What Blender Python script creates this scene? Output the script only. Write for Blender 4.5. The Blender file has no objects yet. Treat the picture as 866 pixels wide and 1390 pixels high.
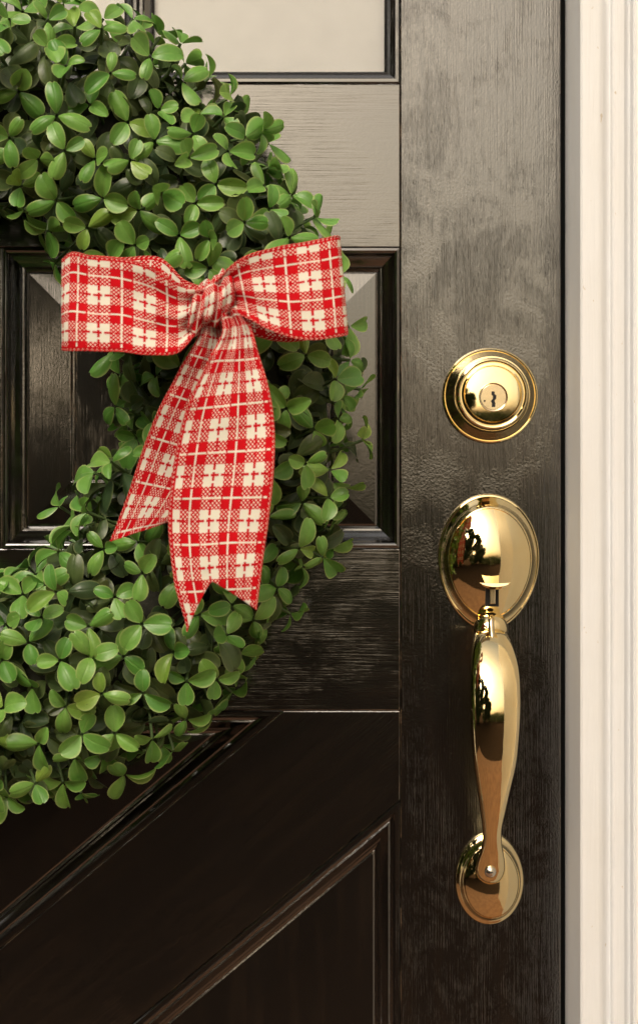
import bpy, bmesh, math, random
from mathutils import Vector, Matrix, noise
R = math.radians
rnd = random.Random(7)

# ------------------------------------------------------------------ camera
S = 0.0005            # metres per photograph pixel on the door face
D = 1.10              # camera distance from the door face (door face: y = 0, front is -y)
CZ = 1.00             # camera height
scene = bpy.context.scene
C = scene.collection
cam = bpy.data.cameras.new('camera')
cam.sensor_fit = 'HORIZONTAL'; cam.sensor_width = 36.0
cam.lens = 36.0 * D / (866 * S)
cam.clip_start = 0.05; cam.clip_end = 500
cam.dof.use_dof = True; cam.dof.focus_distance = D - 0.05; cam.dof.aperture_fstop = 9.0
camo = bpy.data.objects.new('camera', cam); C.objects.link(camo)
camo.location = (0, -D, CZ); camo.rotation_euler = (R(90), 0, 0)
scene.camera = camo

# ------------------------------------------------------------------ sky and sun
SUN_EL, SUN_AZ = R(35), R(-26)     # azimuth measured from straight behind the camera towards the right
world = bpy.data.worlds.new('World'); scene.world = world; world.use_nodes = True
wt = world.node_tree; wt.nodes.clear()
sky = wt.nodes.new('ShaderNodeTexSky'); sky.sky_type = 'NISHITA'; sky.sun_disc = False
sky.sun_elevation = SUN_EL; sky.sun_rotation = math.pi - SUN_AZ
sky.air_density = 1.2; sky.dust_density = 6.0; sky.ozone_density = 1.0
hs = wt.nodes.new('ShaderNodeHueSaturation'); hs.inputs['Saturation'].default_value = 0.60
tint = wt.nodes.new('ShaderNodeMix'); tint.data_type = 'RGBA'; tint.blend_type = 'MULTIPLY'
tint.inputs[0].default_value = 1.0; tint.inputs[7].default_value = (1.0, 0.90, 0.74, 1)
bg = wt.nodes.new('ShaderNodeBackground'); bg.inputs['Strength'].default_value = 0.15
wo = wt.nodes.new('ShaderNodeOutputWorld')
wt.links.new(sky.outputs[0], hs.inputs['Color']); wt.links.new(hs.outputs[0], tint.inputs[6])
wt.links.new(tint.outputs[2], bg.inputs['Color']); wt.links.new(bg.outputs[0], wo.inputs['Surface'])
sl = bpy.data.lights.new('sun', 'SUN'); sl.energy = 1.4; sl.angle = R(35); sl.color = (1.0, 0.97, 0.93)
so = bpy.data.objects.new('sun', sl); C.objects.link(so)
sun_dir = Vector((math.sin(SUN_AZ) * math.cos(SUN_EL), -math.cos(SUN_AZ) * math.cos(SUN_EL), math.sin(SUN_EL)))
so.rotation_euler = sun_dir.to_track_quat('Z', 'Y').to_euler(); so.location = sun_dir * 5

vs = scene.view_settings
vs.view_transform = 'Standard'; vs.look = 'None'; vs.gamma = 1.0; vs.use_curve_mapping = False
vs.exposure = 0.50
scene.render.engine = 'CYCLES'
scene.cycles.use_denoising = True
scene.cycles.max_bounces = 6; scene.cycles.glossy_bounces = 4; scene.cycles.diffuse_bounces = 3
scene.cycles.sample_clamp_indirect = 6.0

# ------------------------------------------------------------------ helpers
def W(px, py, f=0.0):
    """photograph pixel + metres in front of the door face -> world point"""
    k = (D - f) / D
    return Vector(((px - 433) * S * k, -f, CZ + (695 - py) * S * k))

def F(px, py, f=0.0):
    """same, but without perspective (door joinery measured on the face)"""
    return Vector(((px - 433) * S, -f, CZ + (695 - py) * S))

def empty(name, loc=(0, 0, 0), parent=None):
    o = bpy.data.objects.new(name, None); C.objects.link(o)
    o.empty_display_size = 0.02
    if parent is not None:
        o.parent = parent; o.matrix_parent_inverse = Matrix.Translation(-wloc(parent))
    o.location = loc
    o['_w'] = list(loc)
    return o

def wloc(o):
    return Vector(o['_w']) if '_w' in o.keys() else Vector((0, 0, 0))

def tag(o, label=None, cat=None, group=None, kind=None):
    if label: o['label'] = label
    if cat: o['category'] = cat
    if group: o['group'] = group
    if kind: o['kind'] = kind
    return o

def obj(name, me, mats, parent=None, smooth=False, bevel=0, seg=2, kind=None, edge_mat=None):
    """link a mesh (bmesh or Mesh, world coordinates) as one object"""
    if isinstance(me, bmesh.types.BMesh):
        bm = me; me = bpy.data.meshes.new(name)
        bmesh.ops.recalc_face_normals(bm, faces=bm.faces)
        bm.to_mesh(me); bm.free()
    if smooth:
        for p in me.polygons: p.use_smooth = True
    for m in (mats if isinstance(mats, (list, tuple)) else [mats]): me.materials.append(m)
    o = bpy.data.objects.new(name, me); C.objects.link(o)
    if parent is not None:
        o.parent = parent; o.matrix_parent_inverse = Matrix.Translation(-wloc(parent))
    if bevel:
        if edge_mat: me.materials.append(edge_mat)
        b = o.modifiers.new('bevel', 'BEVEL'); b.width = bevel; b.segments = seg
        b.limit_method = 'ANGLE'; b.angle_limit = R(25)
        if edge_mat: b.material = len(me.materials) - 1
    if kind: o['kind'] = kind
    return o

def prism(pts, y0, y1):
    """polygon of (x, z) extruded from y0 to y1"""
    bm = bmesh.new()
    a = [bm.verts.new((p[0], y0, p[1])) for p in pts]
    b = [bm.verts.new((p[0], y1, p[1])) for p in pts]
    bm.faces.new(a); bm.faces.new(b[::-1])
    n = len(pts)
    for i in range(n): bm.faces.new((a[i], a[(i + 1) % n], b[(i + 1) % n], b[i]))
    return bm

def pxpoly(pts):
    return [(F(*p).x, F(*p).z) for p in pts]

def pbox(x0, y0, x1, y1, f0, f1):
    """box over photograph pixels on the face, from f0 to f1 in front of it"""
    return prism(pxpoly([(x0, y0), (x1, y0), (x1, y1), (x0, y1)]), -f0, -f1)

def inset(poly, d):
    """inset a convex polygon [(x,z)] by d"""
    n = len(poly); area = sum(poly[i][0] * poly[(i + 1) % n][1] - poly[(i + 1) % n][0] * poly[i][1] for i in range(n))
    sg = 1 if area > 0 else -1
    lines = []
    for i in range(n):
        a = Vector(poly[i]); b = Vector(poly[(i + 1) % n]); t = (b - a).normalized()
        nn = Vector((-t.y, t.x)) * sg
        lines.append((a + nn * d, t))
    out = []
    for i in range(n):
        p, t = lines[i - 1]; q, u = lines[i]
        den = t.x * u.y - t.y * u.x
        k = ((q.x - p.x) * u.y - (q.y - p.y) * u.x) / den
        out.append((p.x + t.x * k, p.y + t.y * k))
    return out

def moulding(poly, prof, parent, mats_for_edge, names=None):
    """one mitred strip per edge of a polygon; prof = [(inset, front)]"""
    rings = [inset(poly, d) if d else list(poly) for d, f in prof]
    n = len(poly)
    for i in range(n):
        j = (i + 1) % n
        bm = bmesh.new()
        A = [bm.verts.new((r[i][0], -f, r[i][1])) for r, (d, f) in zip(rings, prof)]
        B = [bm.verts.new((r[j][0], -f, r[j][1])) for r, (d, f) in zip(rings, prof)]
        for k in range(len(prof) - 1):
            bm.faces.new((A[k], B[k], B[k + 1], A[k + 1]))
        o = obj('moulding', bm, mats_for_edge(i), parent)
        for p in o.data.polygons: p.use_smooth = True
        o.data.set_sharp_from_angle(angle=R(32))

def lathe(prof, cx, cz, nseg=72, egg=None, close=True):
    """rings [(radius, front)] about the point (cx, cz); egg(t) -> unit outline (x, z)"""
    bm = bmesh.new()
    egg = egg or (lambda t: (math.cos(t), math.sin(t)))
    rings = []
    for r, f in prof:
        if r == 0:
            rings.append([bm.verts.new((cx, -f, cz))])
        else:
            rings.append([bm.verts.new((cx + r * egg(2 * math.pi * i / nseg)[0], -f, cz + r * egg(2 * math.pi * i / nseg)[1])) for i in range(nseg)])
    for a, b in zip(rings, rings[1:]):
        for i in range(nseg):
            j = (i + 1) % nseg
            if len(b) == 1: bm.faces.new((a[i], a[j], b[0]))
            else: bm.faces.new((a[i], a[j], b[j], b[i]))
    return bm

def catmull(pts, t):
    """Catmull-Rom through pts (tuples), t in 0..1"""
    n = len(pts) - 1
    x = max(0.0, min(0.999999, t)) * n; i = int(x); u = x - i
    P = [pts[max(0, i - 1)], pts[i], pts[min(n, i + 1)], pts[min(n, i + 2)]]
    return [0.5 * (2 * b + (c - a) * u + (2 * a - 5 * b + 4 * c - d) * u * u + (3 * b - a - 3 * c + d) * u ** 3)
            for a, b, c, d in zip(*P)]

# ------------------------------------------------------------------ materials
class NT:
    """tiny expression builder for shader nodes"""
    def __init__(s, name):
        s.m = bpy.data.materials.new(name); s.m.use_nodes = True; s.t = s.m.node_tree; s.t.nodes.clear()
        s.out = s.n('ShaderNodeOutputMaterial'); s.b = s.n('ShaderNodeBsdfPrincipled')
        s.l(s.b.outputs[0], s.out.inputs['Surface'])
    def n(s, ty, **kw):
        nd = s.t.nodes.new(ty)
        for k, v in kw.items(): setattr(nd, k, v)
        return nd
    def l(s, a, b): s.t.links.new(a, b)
    def put(s, v, inp):
        if isinstance(v, bpy.types.NodeSocket): s.l(v, inp)
        else: inp.default_value = v
    def math(s, op, a, b=None, c=None, clamp=False):
        nd = s.n('ShaderNodeMath', operation=op, use_clamp=clamp)
        s.put(a, nd.inputs[0])
        if b is not None: s.put(b, nd.inputs[1])
        if c is not None: s.put(c, nd.inputs[2])
        return nd.outputs[0]
    def mix(s, f, a, b, blend='MIX'):
        nd = s.n('ShaderNodeMix', data_type='RGBA', blend_type=blend)
        s.put(f, nd.inputs[0])
        s.put(a if isinstance(a, bpy.types.NodeSocket) else (*a, 1) if len(a) == 3 else a, nd.inputs[6])
        s.put(b if isinstance(b, bpy.types.NodeSocket) else (*b, 1) if len(b) == 3 else b, nd.inputs[7])
        return nd.outputs[2]
    def coord(s, kind='Object'):
        return s.n('ShaderNodeTexCoord').outputs[kind]
    def mapping(s, vec, scale=(1, 1, 1), rot=(0, 0, 0), loc=(0, 0, 0)):
        nd = s.n('ShaderNodeMapping'); s.l(vec, nd.inputs[0])
        nd.inputs['Scale'].default_value = scale; nd.inputs['Rotation'].default_value = rot; nd.inputs['Location'].default_value = loc
        return nd.outputs[0]
    def noise(s, vec, scale, detail=3, rough=0.5, dist=0.0, out=0):
        nd = s.n('ShaderNodeTexNoise'); s.l(vec, nd.inputs['Vector'])
        nd.inputs['Scale'].default_value = scale; nd.inputs['Detail'].default_value = detail
        nd.inputs['Roughness'].default_value = rough; nd.inputs['Distortion'].default_value = dist
        return nd.outputs[out]
    def ramp(s, v, a, b, c0=0.0, c1=1.0):
        nd = s.n('ShaderNodeMapRange'); nd.clamp = True
        s.put(v, nd.inputs[0]); nd.inputs[1].default_value = a; nd.inputs[2].default_value = b
        nd.inputs[3].default_value = c0; nd.inputs[4].default_value = c1
        return nd.outputs[0]
    def bump(s, h, dist, strength=1.0, normal=None):
        nd = s.n('ShaderNodeBump'); s.l(h, nd.inputs['Height'])
        nd.inputs['Distance'].default_value = dist; nd.inputs['Strength'].default_value = strength
        if normal is not None: s.l(normal, nd.inputs['Normal'])
        return nd.outputs[0]
    def set(s, **kw):
        names = {'base': 'Base Color', 'rough': 'Roughness', 'metal': 'Metallic', 'normal': 'Normal', 'spec': 'Specular IOR Level',
                 'coat': 'Coat Weight', 'coat_rough': 'Coat Roughness', 'ior': 'IOR', 'coat_normal': 'Coat Normal', 'sheen': 'Sheen Weight',
                 'trans': 'Transmission Weight', 'coat_ior': 'Coat IOR'}
        for k, v in kw.items():
            if k == 'base' and not isinstance(v, bpy.types.NodeSocket) and len(v) == 3: v = (*v, 1)
            s.put(v, s.b.inputs[names[k]])
        return s

def paint(name, rot=0.0, worn_glint=False, relief=0.00044):
    """glossy black brush-painted wood; the grain runs along local z turned by rot about y"""
    t = NT(name)
    co = t.mapping(t.coord(), rot=(0, rot, 0))
    grain = t.noise(t.mapping(co, scale=(1050, 300, 24)), 1.0, 4, 0.62)
    brush = t.noise(t.mapping(co, scale=(340, 150, 9)), 1.0, 3, 0.55)
    peel = t.noise(t.mapping(co, scale=(1, 1, 0.75)), 680.0, 3, 0.6)
    blot = t.noise(t.mapping(co, scale=(1, 1, 0.8), loc=(3.1, 0, 1.7)), 26.0, 5, 0.68, 0.6)
    mixm = t.ramp(blot, 0.42, 0.60)
    h1 = t.math('SUBTRACT', t.math('ADD', t.math('MULTIPLY', grain, 0.55), t.math('MULTIPLY', brush, 0.45)), 0.5)
    h = t.math('ADD', t.math('MULTIPLY', h1, t.math('SUBTRACT', 1.25, mixm)), t.math('MULTIPLY', t.math('SUBTRACT', peel, 0.5), t.math('MULTIPLY', mixm, 0.32)))
    nrm = t.bump(h, relief, 1.0)
    dark = (0.004, 0.003, 0.0023)
    brown = (0.011, 0.0070, 0.0043)
    base = t.mix(t.ramp(t.noise(t.mapping(co, scale=(90, 60, 9)), 1.0, 5, 0.65), 0.48, 0.72), dark, brown)
    specks = t.ramp(t.noise(co, 900.0, 2, 0.5), 0.735, 0.77)
    base = t.mix(t.math('MULTIPLY', specks, 0.35), base, (0.16, 0.12, 0.08))
    if worn_glint:
        w = t.ramp(t.noise(t.mapping(co, scale=(120, 120, 45), loc=(1.3, 2, 0)), 1.0, 4, 0.7), 0.47, 0.60)
        base = t.mix(t.math('MULTIPLY', w, 0.6), base, (0.17, 0.115, 0.07))  # tan for worn wood, also painting in light reflected along the edges
    rough = t.ramp(blot, 0.3, 0.75, 0.20, 0.32)
    t.set(base=base, rough=rough, normal=nrm, spec=0.15, coat=1.0, coat_rough=0.10, coat_ior=2.4, coat_normal=nrm)
    return t.m

PV = paint('black_paint_grain_up'); PF = paint('black_paint_on_panels', relief=0.00014); PH = paint('black_paint_grain_across', R(90), relief=0.00015); PD = paint('black_paint_grain_slanting', R(-50), relief=0.00015)
WV = paint('worn_glint_edge_up', 0, True); WH = paint('worn_glint_edge_across', R(90), True); WD = paint('worn_glint_edge_slanting', R(-50), True)

def plain(name, col, rough=0.5, bump=0, bscale=400, spec=0.5, metal=0, var=0.0):
    t = NT(name); co = t.coord()
    n = t.noise(co, bscale, 4, 0.6)
    base = t.mix(t.ramp(t.noise(co, bscale * 0.12, 4, 0.6), 0.35, 0.7), col, tuple(c * (1 - var) for c in col)) if var else col
    t.set(base=base, rough=rough, spec=spec, metal=metal)
    if bump: t.set(normal=t.bump(n, bump))
    return t.m

def trim_paint():
    t = NT('cream_trim_paint'); co = t.coord()
    st = t.noise(t.mapping(co, scale=(500, 500, 14)), 1.0, 4, 0.6)
    blot = t.noise(t.mapping(co, scale=(1, 1, 0.3)), 40, 4, 0.6)
    chip = t.ramp(t.noise(t.mapping(co, scale=(1, 1, 0.5)), 260, 3, 0.55), 0.72, 0.76)
    base = t.mix(t.ramp(blot, 0.4, 0.7), (0.765, 0.78, 0.80), (0.745, 0.75, 0.752))
    base = t.mix(t.math('MULTIPLY', chip, 0.75), base, (0.55, 0.47, 0.36))
    t.set(base=base, rough=0.45, normal=t.bump(t.math('ADD', st, t.math('MULTIPLY', blot, 1.2)), 0.00028), spec=0.4)
    return t.m
TRIM = trim_paint()

def brass(name='polished_brass', rough=0.012, col=(0.97, 0.80, 0.46)):
    t = NT(name); co = t.coord()
    blot = t.noise(co, 55, 4, 0.6)
    tar = t.ramp(blot, 0.42, 0.72)
    base = t.mix(t.math('MULTIPLY', tar, 0.35), col, (0.92, 0.68, 0.32))
    sc = t.noise(t.mapping(co, scale=(1, 1, 1)), 2600, 2, 0.5)
    t.set(base=base, metal=1.0, rough=t.math('ADD', rough, t.math('MULTIPLY', t.ramp(t.noise(co, 70, 5, 0.65), 0.45, 0.75), 0.09)),
          normal=t.bump(t.math('ADD', t.math('MULTIPLY', sc, 0.06), t.noise(co, 90, 2, 0.5)), 0.00006))
    return t.m
BRASS = brass()
BRASS_SATIN = brass('satin_brass', 0.22, (0.84, 0.71, 0.49))
STEEL = plain('screw_steel', (0.75, 0.70, 0.62), 0.18, metal=1.0)
BLACK = plain('dark_gap', (0.006, 0.005, 0.005), 0.7)
SEAL = plain('weather_strip', (0.008, 0.007, 0.006), 0.65)
BACKING = plain('cream_backing', (0.88, 0.88, 0.86), 0.8, 0.00005, 300, 0.2, var=0.06)

def leaf_mat(name, col, col2, edge):
    t = NT(name)
    uv = t.n('ShaderNodeUVMap').outputs[0]
    sp = t.n('ShaderNodeSeparateXYZ'); t.l(uv, sp.inputs[0])
    u, v = sp.outputs[0], sp.outputs[1]           # u: -> 0..1 across, v: 0 base .. 1 tip
    geo = t.n('ShaderNodeNewGeometry'); info = t.n('ShaderNodeObjectInfo')
    r = t.math('FRACT', t.math('ADD', geo.outputs['Random Per Island'], info.outputs['Random']))
    base = t.mix(r, col, col2)
    co = t.coord()
    r2 = t.math('FRACT', t.math('MULTIPLY', r, 37.7))
    base = t.mix(t.math('MULTIPLY', t.ramp(r2, 0.88, 1.0), 0.55), base, tuple(c * k for c, k in zip(col2, (1.6, 1.05, 0.8))))
    spot = t.math('MULTIPLY', t.ramp(t.noise(co, 330, 4, 0.65), 0.66, 0.74), t.ramp(r2, 0.35, 0.7))
    base = t.mix(t.math('MULTIPLY', spot, 0.6), base, (0.10, 0.085, 0.03))
    base = t.mix(t.math('MULTIPLY', t.ramp(t.noise(co, 140, 3, 0.6), 0.4, 0.7), 0.35), base, tuple(c * 0.6 for c in col))
    au = t.math('MULTIPLY', t.math('ABSOLUTE', t.math('SUBTRACT', u, 0.5)), 2.0)
    rim = t.math('MAXIMUM', t.ramp(au, 0.80, 0.98), t.ramp(v, 0.955, 0.998))
    base = t.mix(t.math('MULTIPLY', rim, 0.75), base, edge)
    mid = t.math('MULTIPLY', t.ramp(au, 0.0, 0.10, 1.0, 0.0), t.ramp(v, 0.0, 0.8, 1.0, 0.0))
    base = t.mix(t.math('MULTIPLY', mid, 0.35), base, edge)
    hgt = t.math('ADD', t.math('MULTIPLY', t.ramp(au, 0.0, 0.16), 0.5), t.math('MULTIPLY', t.noise(co, 420, 3, 0.55), 0.5))
    nrm = t.bump(hgt, 0.00035)
    t.set(base=base, rough=t.ramp(t.noise(co, 90, 3, 0.6), 0.35, 0.7, 0.30, 0.50), spec=0.55, normal=nrm)
    tr = t.n('ShaderNodeBsdfTranslucent'); t.put(base, tr.inputs[0])
    ms = t.n('ShaderNodeMixShader'); ms.inputs[0].default_value = 0.18
    t.l(t.b.outputs[0], ms.inputs[1]); t.l(tr.outputs[0], ms.inputs[2]); t.l(ms.outputs[0], t.out.inputs['Surface'])
    return t.m
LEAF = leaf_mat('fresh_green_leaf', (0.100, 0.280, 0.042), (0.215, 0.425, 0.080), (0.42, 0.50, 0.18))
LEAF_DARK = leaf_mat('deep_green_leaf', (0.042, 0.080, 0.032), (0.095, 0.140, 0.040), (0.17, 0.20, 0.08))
STEM = plain('green_stem', (0.085, 0.14, 0.045), 0.5, 0.0001, 500, var=0.3)
TWIG = plain('brown_twig_ring', (0.022, 0.022, 0.011), 0.8, 0.001, 200, var=0.4)

def ribbon_mat():
    """woven red and cream checked ribbon; uv in metres (u along, v across)"""
    t = NT('red_cream_checked_ribbon')
    sp = t.n('ShaderNodeSeparateXYZ'); t.l(t.n('ShaderNodeUVMap').outputs[0], sp.inputs[0])
    u, v = sp.outputs[0], sp.outputs[1]
    PU, PVv, WID = 0.0272, 0.0265, 0.066
    fu = t.math('FRACT', t.math('DIVIDE', t.math('ADD', u, 10 * PU), PU))
    fv = t.math('FRACT', t.math('DIVIDE', t.math('SUBTRACT', t.math('ADD', v, 10 * PVv), 0.0072), PVv))
    ru = t.math('LESS_THAN', fu, 0.50); rv = t.math('LESS_THAN', fv, 0.50)     # 1 = red yarn
    # woven mix where a red stripe crosses a cream one
    pitch = 0.0027
    a = t.math('FRACT', t.math('DIVIDE', t.math('ADD', t.math('ADD', u, v), 1.0), pitch))
    b = t.math('FRACT', t.math('DIVIDE', t.math('ADD', t.math('SUBTRACT', u, v), 1.0), pitch))
    chk = t.math('SUBTRACT', 1.0, t.math('MULTIPLY', t.math('GREATER_THAN', a, 0.48), t.math('GREATER_THAN', b, 0.48)))
    both = t.math('MULTIPLY', ru, rv); either = t.math('MAXIMUM', ru, rv)
    red = t.math('ADD', both, t.math('MULTIPLY', t.math('SUBTRACT', either, both), chk))
    # thin broken lines through the middle of every stripe, in the other colour
    def line(f, off, along, period, duty, half, shift, dash):
        c1 = t.math('LESS_THAN', t.math('ABSOLUTE', t.math('SUBTRACT', f, 0.245)), half)
        c2 = t.math('LESS_THAN', t.math('ABSOLUTE', t.math('SUBTRACT', f, 0.745)), half * 1.25)
        d = t.math('LESS_THAN', t.math('FRACT', t.math('ADD', t.math('DIVIDE', t.math('ADD', along, off), period), shift)), duty)
        d2 = t.math('LESS_THAN', t.math('FRACT', t.math('ADD', t.math('DIVIDE', t.math('ADD', along, off), dash), 0.3)), 0.80)
        return t.math('MULTIPLY', c1, d), t.math('MULTIPLY', c2, d2)
    w1, r1 = line(fv, 10 * PU, u, PU / 2, 0.92, 0.023, 0.93, PU / 4)
    w2, r2 = line(fu, 10 * PVv - 0.0072, v, PVv / 2, 0.92, 0.022, 0.93, PVv / 4)
    white = t.math('MAXIMUM', w1, w2); rl = t.math('MAXIMUM', r1, r2)
    red = t.math('MAXIMUM', red, rl)
    red = t.math('MULTIPLY', red, t.math('SUBTRACT', 1.0, white))
    # stitched red border
    ev = t.math('MINIMUM', v, t.math('SUBTRACT', WID, v))
    border = t.math('LESS_THAN', ev, 0.0024)
    st = t.math('LESS_THAN', t.math('FRACT', t.math('DIVIDE', t.math('ADD', t.math('ADD', u, t.math('MULTIPLY', ev, 0.9)), 1.0), 0.0029)), 0.33)
    st = t.math('MULTIPLY', st, t.math('LESS_THAN', ev, 0.0012))
    red = t.math('ADD', t.math('MULTIPLY', red, t.math('SUBTRACT', 1.0, border)), t.math('MULTIPLY', border, t.math('SUBTRACT', 1.0, t.math('MULTIPLY', st, 0.75))))
    shade = t.noise(t.coord(), 35, 3, 0.6)
    cr = t.mix(t.ramp(shade, 0.3, 0.7), (0.66, 0.006, 0.012), (0.58, 0.005, 0.011))
    cream = t.mix(t.ramp(shade, 0.3, 0.7), (0.90, 0.86, 0.75), (0.84, 0.79, 0.67))
    base = t.mix(red, cream, cr)
    # weave relief
    wu = t.math('SINE', t.math('MULTIPLY', u, 2 * math.pi / 0.0009)); wv = t.math('SINE', t.math('MULTIPLY', v, 2 * math.pi / 0.0009))
    hh = t.math('ADD', t.math('MULTIPLY', wu, wv), t.math('MULTIPLY', t.math('ADD', white, rl), 1.6))
    hh = t.math('ADD', hh, t.math('MULTIPLY', border, 2.0))
    t.set(base=base, rough=0.8, spec=0.1, normal=t.bump(hh, 0.00012))
    return t.m
RIBBON = ribbon_mat()
def stitch_mat():
    t = NT('red_overlock_stitching')
    sp = t.n('ShaderNodeSeparateXYZ'); t.l(t.n('ShaderNodeUVMap').outputs[0], sp.inputs[0])
    ph = t.math('FRACT', t.math('ADD', t.math('DIVIDE', sp.outputs[0], 0.0030), t.math('MULTIPLY', sp.outputs[1], 2.0)))
    t.set(base=t.mix(t.math('MULTIPLY', t.math('LESS_THAN', ph, 0.22), 0.65), (0.58, 0.006, 0.012), (0.82, 0.72, 0.56)), rough=0.8, spec=0.1,
          normal=t.bump(t.math('SINE', t.math('MULTIPLY', ph, 6.283)), 0.0002))
    return t.m
STITCH = stitch_mat()

def glass_mat():
    t = NT('window_glass'); t.set(base=(0.95, 0.96, 0.95), rough=0.02, trans=1.0, ior=1.45)
    gl = t.n('ShaderNodeBsdfGlossy'); gl.inputs['Roughness'].default_value = 0.02
    trn = t.n('ShaderNodeBsdfTransparent')
    fr = t.n('ShaderNodeFresnel'); fr.inputs[0].default_value = 1.5
    ms = t.n('ShaderNodeMixShader'); t.l(fr.outputs[0], ms.inputs[0]); t.l(trn.outputs[0], ms.inputs[1]); t.l(gl.outputs[0], ms.inputs[2])
    t.l(ms.outputs[0], t.out.inputs['Surface'])
    return t.m
GLASS = glass_mat()

# ------------------------------------------------------------------ setting
def plane(name, x0, y0, x1, y1, z, m):
    bm = bmesh.new(); bm.faces.new([bm.verts.new(p) for p in ((x0, y0, z), (x1, y0, z), (x1, y1, z), (x0, y1, z))])
    return tag(obj(name, bm, m), kind='structure')
XLF = -2.2
PAVE = plain('stone_paving', (0.052, 0.034, 0.024), 1.0, 0.002, 60, spec=0.0, var=0.4)
plane('ground', -150, -150, 150, 0.3, 0.0, PAVE)
plane('porch_floor', XLF, -1.6, 1.4, 0.0, 0.012, plain('red_brown_paving', (0.28, 0.16, 0.10), 0.9, 0.001, 60, spec=0.1, var=0.3))

# garden behind the camera: it shows only as reflections in the brass and the gloss paint
def far_trees():
    rt = random.Random(3)
    V, Fc = [], []
    def clump(c, rx, rz, n, size):
        for _ in range(n):
            d = Vector((rt.gauss(0, 1), rt.gauss(0, 1), rt.gauss(0, 1))).normalized() * rt.uniform(0.55, 1.0)
            p = Vector(c) + Vector((d.x * rx, d.y * rx, d.z * rz))
            if p.z < 0.05: continue
            a = Vector((rt.gauss(0, 1), rt.gauss(0, 1), rt.gauss(0, 1))).normalized(); b = a.orthogonal().normalized(); s = size * rt.uniform(.6, 1.4)
            o = len(V); e = a.cross(b)
            V.extend([p + b * s, p + e * s * .6, p - b * s, p - e * s * .6]); Fc.append((o, o + 1, o + 2, o + 3))
    for az, dist, h, r in ((-10, 9.0, 2.8, 0.95), (-20, 8.5, 4.8, 1.3), (-36, 7.5, 6.0, 1.7), (-54, 7.0, 5.2, 1.8), (-72, 6.5, 6.5, 1.9)):
        x, y = math.sin(R(az)) * dist, -D - math.cos(R(az)) * dist
        for k in range(9):
            clump((x + rt.uniform(-.7, .7) * r, y + rt.uniform(-.5, .5) * r, 0.5 + h * (k + .5) / 9), r * rt.uniform(.55, .9), h / 7, 620, 0.17)
    for k in range(26):
        az = R(-14 + 64 * k / 25); dist = 9.5 + rt.uniform(-.6, .6)
        clump((math.sin(az) * dist, -D - math.cos(az) * dist, 0.45), .7, rt.uniform(.6, 1.0), 260, 0.09)
    me = bpy.data.meshes.new('far_trees'); me.from_pydata(V, [], Fc)
    t = NT('tree_leaf'); g = t.n('ShaderNodeNewGeometry')
    base = t.mix(g.outputs['Random Per Island'], (0.030, 0.050, 0.013), (0.10, 0.12, 0.026))
    t.set(base=base, rough=0.6)
    tr = t.n('ShaderNodeBsdfTranslucent'); t.put(base, tr.inputs[0]); ms = t.n('ShaderNodeMixShader'); ms.inputs[0].default_value = 0.3
    t.l(t.b.outputs[0], ms.inputs[1]); t.l(tr.outputs[0], ms.inputs[2]); t.l(ms.outputs[0], t.out.inputs['Surface'])
    return tag(obj('far_trees', me, t.m), 'leafy green garden trees mirrored in the brass handle plate', 'trees', kind='stuff')
far_trees()

# house wall with the doorway left open
WALL = plain('cream_wall_paint', (0.74, 0.69, 0.60), 0.6, 0.0004, 120, var=0.06)
XR = 0.1685                                   # inner face of the right jamb
XL = F(-1062, 0).x                            # inner face of the left jamb
ZT = CZ + 1.06                                # underside of the head
bm = bmesh.new()
def addbox(bm, x0, x1, y0, y1, z0, z1):
    v = [bm.verts.new((x, y, z)) for x in (x0, x1) for y in (y0, y1) for z in (z0, z1)]
    for f in ((0, 1, 3, 2), (4, 6, 7, 5), (0, 4, 5, 1), (2, 3, 7, 6), (0, 2, 6, 4), (1, 5, 7, 3)): bm.faces.new([v[i] for i in f])
addbox(bm, XR + 0.10, XR + 1.3, -0.035, 0.12, 0, 3.0)
addbox(bm, XR + 0.42, XR + 0.54, -1.25, -0.0351, 0, 3.0)
addbox(bm, XL - 1.3, XL - 0.10, -0.035, 0.12, 0, 3.0)
addbox(bm, XL - 0.0999, XR + 0.0999, -0.035, 0.12, ZT + 0.10, 3.0)
tag(obj('house_wall', bm, WALL), kind='structure')

# ------------------------------------------------------------------ door frame
FC = 0.056                                    # casing front, metres ahead of the door face
frame = empty('doorway_surround', (XR, 0, 0))
tag(frame, 'cream painted door frame with fluted casing beside the black door', 'door casing', kind='thing')
def casing_profile():
    k = (D - FC) / D
    X = lambda px: (px - 433) * S * k
    return [(XR, 0.01), (XR, -FC + 0.0012), (XR + 0.0012, -FC), (X(811), -FC), (X(816), -FC + 0.0006), (X(820), -FC + 0.0022), (X(824), -FC + 0.0046), (X(828), -FC + 0.0060),
            (X(830.5), -FC + 0.0062), (X(831.5), -FC + 0.0014), (X(834), -FC + 0.0004), (X(844), -FC + 0.0004), (X(848), -FC + 0.0012), (X(851), -FC + 0.0036), (X(855), -FC + 0.0056), (X(857), -FC + 0.0058),
            (X(858), -FC - 0.0030), (X(860), -FC - 0.0042), (X(940), -FC - 0.0042), (X(946), -FC - 0.0030), (X(960), -FC + 0.004), (X(975), -FC + 0.012), (X(980), -0.036), (X(980), 0.01)]
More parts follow.
